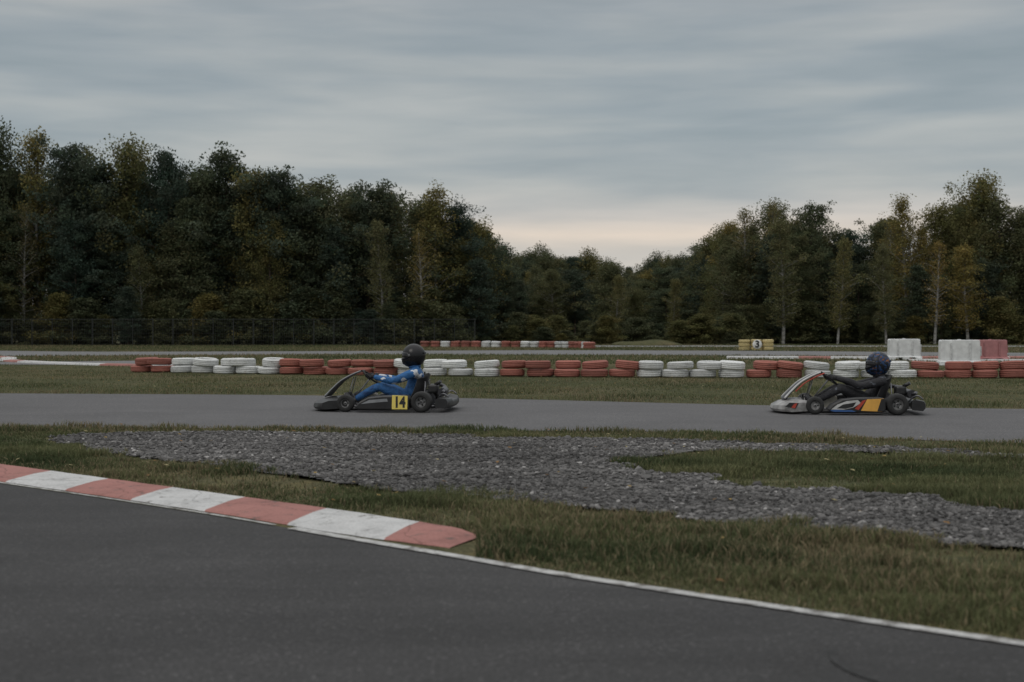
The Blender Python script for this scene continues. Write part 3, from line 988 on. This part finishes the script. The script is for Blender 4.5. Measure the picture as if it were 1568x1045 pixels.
def kart(name, loc, rz, style):
    K = empty(name, loc, rz)
    nose_m = M_BLK if style == 1 else M_NOSE
    wf, wr = -.47, .575
    for s in (-1, 1):
        wheel('front_wheel', wf, s * .54, .118, .13, K, s)
        wheel('rear_wheel', wr, s * .60, .142, .20, K, s)
        tube('frame_rail', smooth([(-.72, s * .16, .07), (-.5, s * .2, .07), (-.2, s * .27, .06), (.3, s * .3, .06), (.75, s * .28, .07)], 4), .015, M_STEEL, K)
        tube('stub_axle', [(wf, s * .3, .11), (wf, s * .5, .118)], .012, M_STEEL, K)
        tube('pod_bar', smooth([(-.25, s * .28, .07), (-.22, s * .5, .09), (.3, s * .5, .09), (.36, s * .3, .07)], 4), .01, M_STEEL, K)
        y0, y1 = (-.70, -.44) if s < 0 else (.44, .70)
        prism('side_pod', [(-.33, .07), (-.26, .14), (-.14, .205), (.05, .225), (.36, .232), (.405, .22), (.42, .18), (.42, .06), (.38, .035), (-.26, .035)], y0, y1, M_BLK, K, .018)
        yo = -.703 if s < 0 else .703
        ya, yb = (yo - .002, yo + .004) if s < 0 else (yo - .004, yo + .002)
        if style == 1:
            prism('sticker', [(-.24, .115), (-.12, .17), (.12, .19), (.13, .15), (-.1, .13)], ya, yb, M_GRY, K, 0)
            prism('number_plate', [(.185, .045), (.395, .045), (.40, .225), (.19, .235)], ya - .002, yb, M_YEL, K, .003)
        else:
            prism('sticker_white', [(-.28, .075), (-.2, .14), (-.08, .185), (.06, .2), (.10, .16), (.0, .10), (-.12, .075)], ya, yb, M_WHT, K, 0)
            prism('sticker_dark', [(-.21, .09), (-.13, .14), (.04, .17), (.0, .11), (-.1, .085)], ya - .002, yb, M_BLK, K, 0)
            prism('sticker_blue', [(-.30, .06), (-.22, .075), (-.12, .066), (-.02, .07), (.04, .045), (-.24, .045)], ya - .001, yb, M_BLU, K, 0)
            prism('sticker_red', [(.02, .085), (.12, .19), (.17, .205), (.07, .07)], ya - .001, yb, M_RED, K, 0)
            prism('sticker_orange', [(.10, .06), (.18, .21), (.395, .22), (.40, .07), (.37, .05)], ya, yb, M_ORG, K, 0)
            prism('sticker_rear_red', [(.31, .055), (.36, .215), (.40, .218), (.405, .07), (.37, .052)], ya - .002, yb, M_BLK, K, 0)
    if style == 1:
        text('number_14', '14', .20, (.292, -.7085, .136), M_BLKP, K, sx=.78, bold=.008)
        text('number_14', '14', .20, (.292, .7085, .136), M_BLKP, K, rot=(math.pi / 2, 0, math.pi), sx=.78, bold=.008)
    tube('front_axle_beam', [(-.5, -.3, .09), (-.5, .3, .09)], .016, M_STEEL, K)
    tube('rear_axle', [(wr, -.55, .142), (wr, .55, .142)], .02, M_STEEL, K)
    tube('cross_member', [(.1, -.28, .06), (.1, .28, .06)], .014, M_STEEL, K)
    tube('front_bar', [(-.74, -.2, .075), (-.74, .2, .075)], .012, M_STEEL, K)
    box('floor_tray', -.72, .1, -.22, .22, .035, .043, M_ALU, K, .002)
    secs = []
    for u in np.linspace(-1, 1, 21):
        yv = u * .56; xf = -1.0 + .20 * abs(u) ** 2.6
        dz = .02 * abs(u) ** 2
        top = .185 - .03 * abs(u) ** 2
        secs.append([(xf + .02, yv, .03), (xf, yv, .06), (xf + .015, yv, .10 + dz), (xf + .10, yv, .15), (xf + .22, yv, top), (xf + .33, yv, top + .01), (xf + .36, yv, top - .02), (xf + .34, yv, .05)])
    loft('nose_fairing', secs, nose_m, K)
    secs = []
    for u in np.linspace(-1, 1, 9):
        wv = lambda f: u * f
        secs.append([(-.86 + .04 * u * u, wv(.20), .19), (-.76 + .04 * u * u, wv(.17), .30), (-.64 + .03 * u * u, wv(.15), .41), (-.48 + .02 * u * u, wv(.13), .50), (-.32, wv(.10), .555)])
    loft('front_panel', secs, M_BLK, K, .014, cap=False)
    for s in (-1, 1):
        pts = [(-.83, s * .205, .195), (-.73, s * .175, .30), (-.61, s * .155, .41), (-.46, s * .135, .495), (-.34, s * .108, .545)]
        tube('panel_edge', smooth(pts, 4), .009 if style == 1 else .013, M_GRY if style == 1 else M_WHT, K)
        tube('panel_stay', [(-.55, s * .09, .07), (-.44, s * .09, .46)], .008, M_STEEL, K)
        if style == 2:
            tube('panel_flash', smooth([(p[0] + .05, p[1] * .99, p[2] - .015) for p in pts[1:]], 4), .009, M_RED, K)
    if style == 2:
        prism('nose_sticker', [(-.86, .10), (-.80, .155), (-.68, .15), (-.72, .08)], -.566, -.556, M_BLK, K, 0)
        prism('nose_sticker', [(-.78, .09), (-.74, .14), (-.70, .15), (-.73, .08)], -.569, -.560, M_RED, K, 0)
    ax = Vector((.62, 0, .78)).normalized()
    cen = Vector((-.215, 0, .455))
    a1 = Vector((0, 1, 0)); a2 = ax.cross(a1)
    ring = [cen + a1 * math.cos(t) * .15 + a2 * math.sin(t) * .13 for t in np.linspace(0, 2 * math.pi, 33)[:-1]]
    tube('steering_wheel', ring, .013, M_RUB, K, 8, closed=True)
    for t in (0, 2.1, 4.2):
        tube('wheel_spoke', [cen - ax * .02, cen + a1 * math.cos(t) * .145 + a2 * math.sin(t) * .125], .009, M_DST, K, 6)
    tube('steering_column', [cen, (-.50, 0, .10)], .011, M_STEEL, K)
    for s in (-1, 1):
        tube('pedal', [(-.55, s * .13, .05), (-.56, s * .13, .24)], .010, M_ALU, K)
        tube('tie_rod', [(-.5, 0, .1), (-.45, s * .46, .12)], .007, M_STEEL, K)
    prism('fuel_tank', [(-.36, .05), (-.34, .22), (-.2, .26), (-.12, .22), (-.1, .05)], -.09, .09, M_FUEL, K, .02)
    path = smooth([(.02, .13), (.10, .07), (.25, .045), (.40, .07), (.50, .16), (.56, .30), (.60, .44), (.62, .50)], 3)
    secs = []
    for u in np.linspace(-1, 1, 13):
        row = []
        for i, (x, z) in enumerate(path):
            f = i / (len(path) - 1)
            wd = .19 + .02 * math.sin(f * 3.1) - .07 * max(0, f - .8) * 5 * .6
            lift = .13 * abs(u) ** 3.2
            nx_, nz_ = (-.2, 1) if f < .4 else (-.95, .3)
            if f > .85: lift *= .4
            row.append((x + nx_ * lift * (1.0), u * wd, z + nz_ * lift))
        secs.append(row)
    loft('seat', secs, M_SEAT, K, .012, cap=False)
    box('engine_block', .40, .58, .27, .47, .10, .26, M_ALU, K, .015)
    for i in range(7):
        box('cooling_fin', .41, .57, .28, .46, .27 + i * .022, .278 + i * .022, M_DST, K, .001)
    box('cylinder_head', .44, .54, .31, .43, .42, .46, M_ALU, K, .01)
    tube('spark_plug', [(.49, .37, .46), (.49, .37, .52)], .012, M_RUB, K)
    tube('exhaust_pipe', smooth([(.58, .37, .30), (.68, .34, .34), (.78, .25, .32), (.82, .1, .28)], 5), .026, M_DST, K)
    tube('muffler', smooth([(.80, .12, .27), (.82, -.05, .26), (.82, -.36, .26)], 3), .058, M_DST, K, 16)
    tube('tail_pipe', [(.82, -.36, .26), (.86, -.43, .29)], .018, M_STEEL, K)
    box('air_box', .62, .76, -.30, -.10, .24, .37, M_BLK, K, .03)
    tube('air_intake', [(.72, -.26, .36), (.80, -.30, .41)], .024, M_BLK, K)
    box('battery', .42, .56, -.36, -.24, .06, .2, M_BLK, K, .01)
    tube('sprocket', [(wr, .2, .142), (wr, .208, .142)], .09, M_STEEL, K, 24)
    tube('brake_disc', [(wr, -.18, .142), (wr, -.172, .142)], .085, M_STEEL, K, 24)
    secs = []
    for u in np.linspace(-1, 1, 15):
        xo = .98 - .05 * abs(u) ** 4
        zt = .20 - .03 * (abs(u) < .5)
        secs.append([(xo - .17 + .0 * u, u * .66, .07), (xo - .17, u * .66, zt - .03), (xo - .12, u * .66, zt), (xo - .02, u * .66, zt - .02), (xo, u * .66, zt - .05), (xo, u * .66, .09), (xo - .03, u * .66, .055)])
    loft('rear_bumper', secs, M_BLK, K)
    for s in (-1, 1):
        tube('bumper_stay', [(.74, s * .28, .07), (.9, s * .28, .1)], .014, M_STEEL, K)
        tube('seat_stay', [(wr, s * .3, .15), (.57, s * .19, .40)], .009, M_STEEL, K)
        tube('rear_hoop', smooth([(.74, s * .30, .1), (.79, s * .42, .2), (.86, s * .50, .25), (.93, s * .5, .2)], 4), .010, M_STEEL, K)
    return K

# ------------------------------------------------------------------ drivers
def skin_mesh(name, verts, edges, radii, root, mats, parent, sub=2, mfn=None):
    me = bpy.data.meshes.new(name + '_sk')
    me.from_pydata(verts, edges, [])
    o = bpy.data.objects.new(name + '_tmp', me); COL.objects.link(o)
    md = o.modifiers.new('Skin', 'SKIN'); md.branch_smoothing = .6; md.use_smooth_shade = True
    sv = me.skin_vertices[0].data
    for i, r in enumerate(radii):
        sv[i].radius = (r, r) if not isinstance(r, tuple) else r
        sv[i].use_root = (i == root)
    s = o.modifiers.new('Sub', 'SUBSURF'); s.levels = sub; s.render_levels = sub
    dg = bpy.context.evaluated_depsgraph_get()
    m2 = bpy.data.meshes.new_from_object(o.evaluated_get(dg))
    bpy.data.objects.remove(o)
    m2.materials.clear()
    for m in mats: m2.materials.append(m)
    for p in m2.polygons:
        p.use_smooth = True
        p.material_index = mfn(p.center) if mfn else 0
    return link(bpy.data.objects.new(name, m2), parent)

def m_suit(name, c, c2, thr):
    m, nt, b = new_mat(name)
    co = objco(nt)
    a = noise(nt, co, 7.5, 2, .4, .3)
    f = noise(nt, co, 22, 4, .6, .8)
    col = ramp(nt, a, [(thr, c), (thr + .015, c2)])
    col = mixc(nt, 1.0, col, ramp(nt, f, [(0.3, g(.65)), (0.6, g(1.1))]), 'MULTIPLY')
    nt.links.new(col, b.inputs['Base Color'])
    b.inputs['Roughness'].default_value = .75
    bump(nt, b, f, .8, .02)
    return m
M_BLUE = m_suit('suit_blue', (.02, .095, .25), (.015, .055, .16), .62)
M_BLUEW = m_suit('suit_blue_white_panels', (.02, .11, .29), (.6, .62, .65), .54)
M_SBLK = m_suit('suit_black', (.014, .014, .017), (.022, .022, .027), .6)
M_SBLKG = m_suit('suit_black_grey_panels', (.013, .013, .016), (.09, .10, .12), .63)
M_GLOVE = mat_basic('glove', (.02, .02, .022), .7)
M_BOOT = mat_basic('boot', (.025, .025, .028), .5)
M_HB = mat_basic('helmet_black', (.010, .010, .011), .25, var=.1, spec=.35)
M_VIS = mat_basic('visor', (.008, .008, .010), .08, var=.0)
M_SILV = mat_basic('helmet_trim', (.12, .12, .125), .4)
def m_helm2():
    m, nt, b = new_mat('helmet_blue_pattern')
    co = objco(nt)
    a = noise(nt, co, 13, 3, .6, 1.5)
    col = ramp(nt, a, [(0.0, (.008, .008, .01)), (.50, (.010, .011, .015)), (.53, (.03, .09, .22)), (.57, (.015, .04, .11)), (.60, (.010, .010, .012)), (.68, (.3, .12, .04))])
    nt.links.new(col, b.inputs['Base Color']); b.inputs['Roughness'].default_value = .35
    b.inputs['Specular IOR Level'].default_value = .3
    return m
M_HC = m_helm2()

def hp(az, el, off=0.0):
    """helmet surface; az 0 = forward(-x)"""
    d = Vector((-math.cos(az) * math.cos(el), math.sin(az) * math.cos(el), math.sin(el)))
    p = Vector((d.x * (.150 + off), d.y * (.128 + off), d.z * (.160 + off)))
    fr = max(0.0, math.cos(az)) * math.cos(el)
    if p.z < 0.0:
        p.x -= .030 * fr * min(1, -p.z / .06)
        p.x *= 1 - .10 * min(1, -p.z / .13) * (1 - fr)
    if p.x > 0:
        p.x *= 1.05
    p.z = max(p.z, -.130 - off * .3 - .012 * fr)
    return p

def helmet(parent, loc, tilt, shell, trim, sc=1.06):
    e = bpy.data.objects.new('helmet', None); link(e, parent); e.location = loc; e.rotation_euler = (0, tilt, 0); e.scale = (sc, sc, sc)
    nu, nv = 40, 24
    V = []; F = []
    for j in range(nv + 1):
        el = -math.pi / 2 + math.pi * j / nv
        for i in range(nu):
            V.append(hp(2 * math.pi * i / nu, el * .999))
    for j in range(nv):
        for i in range(nu):
            i2 = (i + 1) % nu
            F.append((j * nu + i, j * nu + i2, (j + 1) * nu + i2, (j + 1) * nu + i))
    me = bpy.data.meshes.new('shell'); me.from_pydata([tuple(v) for v in V], [], F); me.materials.append(shell)
    for p in me.polygons: p.use_smooth = True
    link(bpy.data.objects.new('shell', me), e)
    def patch(name, a0, a1, e0, e1, off, mat, n=16, taper=0.0):
        V = []; F = []
        m = 6
        for j in range(m + 1):
            for i in range(n + 1):
                az = a0 + (a1 - a0) * i / n
                t = abs(2 * i / n - 1)
                c_ = (e0 + e1) / 2; hh = (e1 - e0) / 2 * (1 - taper * t ** 3)
                V.append(tuple(hp(az, c_ + hh * (2 * j / m - 1), off)))
        for j in range(m):
            for i in range(n):
                F.append((j * (n + 1) + i, j * (n + 1) + i + 1, (j + 1) * (n + 1) + i + 1, (j + 1) * (n + 1) + i))
        me = bpy.data.meshes.new(name); me.from_pydata(V, [], F); me.materials.append(mat)
        for p in me.polygons: p.use_smooth = True
        o = link(bpy.data.objects.new(name, me), e)
        s = o.modifiers.new('S', 'SOLIDIFY'); s.thickness = .004; s.offset = 0
    patch('visor', -1.25, 1.25, -.22, .42, .005, M_VIS, 20, .45)
    patch('chin_vent', -.35, .35, -.62, -.48, .004, trim)
    for s in (-1, 1):
        patch('visor_pivot', s * 1.3 - .1, s * 1.3 + .1, .02, .2, .009, trim, 4)
    patch('rear_spoiler', math.pi - .5, math.pi + .5, .05, .18, .010, shell)
    return e

def driver(loc, rz, suit, panels, helm, dz=0.0, dx=0.0):
    D = empty('kart_driver', loc, rz)
    B = [(.33, 0, .19), (.385 + dx * .4, 0, .30 + dz * .3), (.43 + dx * .7, 0, .43 + dz * .7), (.425 + dx, 0, .53 + dz), (.405 + dx, 0, .605 + dz), (.39 + dx, 0, .68 + dz)]
    rB = [(.125, .15), (.12, .14), (.13, .165), (.10, .13), .062, .06]
    E = [(0, 1), (1, 2), (2, 3), (3, 4), (4, 5)]
    V = list(B); Rr = list(rB)
    for s in (-1, 1):
        b = len(V)
        V += [(.425 + dx, s * .165, .525 + dz), (.30 + dx * .7, s * .225, .475 + dz * .8), (.13 + dx * .3, s * .265, .405 + dz * .5), (.02, s * .235, .43), (-.11, s * .185, .458), (-.145, s * .172, .462)]
        Rr += [.078, .064, .054, .050, .037, .035]
        E += [(3, b)] + [(b + i, b + i + 1) for i in range(5)]
        b = len(V)
        V += [(.27, s * .095, .175), (.10, s * .15, .26), (-.07, s * .19, .335), (-.22, s * .165, .26), (-.41, s * .13, .15)]
        Rr += [.098, .088, .066, .058, .044]
        E += [(0, b)] + [(b + i, b + i + 1) for i in range(4)]
    def mf(c):
        if c.z > .36 + dz * .5 and (abs(c.y) > .13): return 1
        if c.z > .50 + dz: return 1
        return 0
    skin_mesh('body', V, E, Rr, 0, [suit, panels], D, 2, mf)
    tube('collar', [(.40 + dx, 0, .58 + dz), (.395 + dx, 0, .65 + dz)], .085, suit, D, 20)
    for s in (-1, 1):
        y = s * .13
        skin_mesh('boot', [(-.385, y, .165), (-.44, y, .115), (-.49, y, .15), (-.535, y, .215), (-.55, y, .245)], [(0, 1), (1, 2), (2, 3), (3, 4)], [.052, .05, .042, .038, .026], 0, [M_BOOT], D)
        # glove: palm, four fingers and thumb wrapped round the rim
        h = Vector((-.215, s * .150, .455))
        W = Vector((-.135, s * .175, .464))
        Vh = [tuple(W), tuple(W.lerp(h, .45) + Vector((0, 0, .018))), tuple(h + Vector((.022, s * .012, .026)))]
        Rh = [.036, (.024, .04), (.02, .038)]
        skin_mesh('palm', Vh, [(0, 1), (1, 2)], Rh, 0, [M_GLOVE], D, 1)
        ax = Vector((-.78, 0, .62))
        for k in range(4):
            off = ax * ((k - 1.5) * .021)
            ln = (.9, 1.0, .96, .8)[k]
            p0 = h + Vector((.022, s * .015, .028)) + off
            p1 = h + Vector((-.012 * ln, s * .034, .030)) + off
            p2 = h + Vector((-.032 * ln, s * .018, .004)) + off
            p3 = h + Vector((-.022 * ln, -s * .014, -.014)) + off
            skin_mesh('finger_%d' % (k + 1), [tuple(p0), tuple(p1), tuple(p2), tuple(p3)], [(0, 1), (1, 2), (2, 3)], [.0105, .010, .0095, .008], 0, [M_GLOVE], D, 1)
        q0 = W.lerp(h, .4) + Vector((0, -s * .02, .02)); q1 = h + Vector((.01, -s * .035, .022)); q2 = h + Vector((-.018, -s * .026, .012))
        skin_mesh('thumb', [tuple(q0), tuple(q1), tuple(q2)], [(0, 1), (1, 2)], [.014, .0115, .009], 0, [M_GLOVE], D, 1)
    helmet(D, (.385 + dx, 0, .75 + dz), -.14, helm, M_SILV if helm is M_HB else M_BLK)
    return D

rz = math.radians(-4)
kart('go_kart', (-1.75, 19.8, .004), rz, 1)
driver((-1.75, 19.8, .004), rz, M_BLUE, M_BLUEW, M_HB)
rz2 = math.radians(-5)
kart('go_kart', (4.50, 19.2, .004), rz2, 2)
driver((4.50, 19.2, .004), rz2, M_SBLK, M_SBLKG, M_HC, dz=-.10, dx=.05)
print('objects', len(bpy.data.objects))
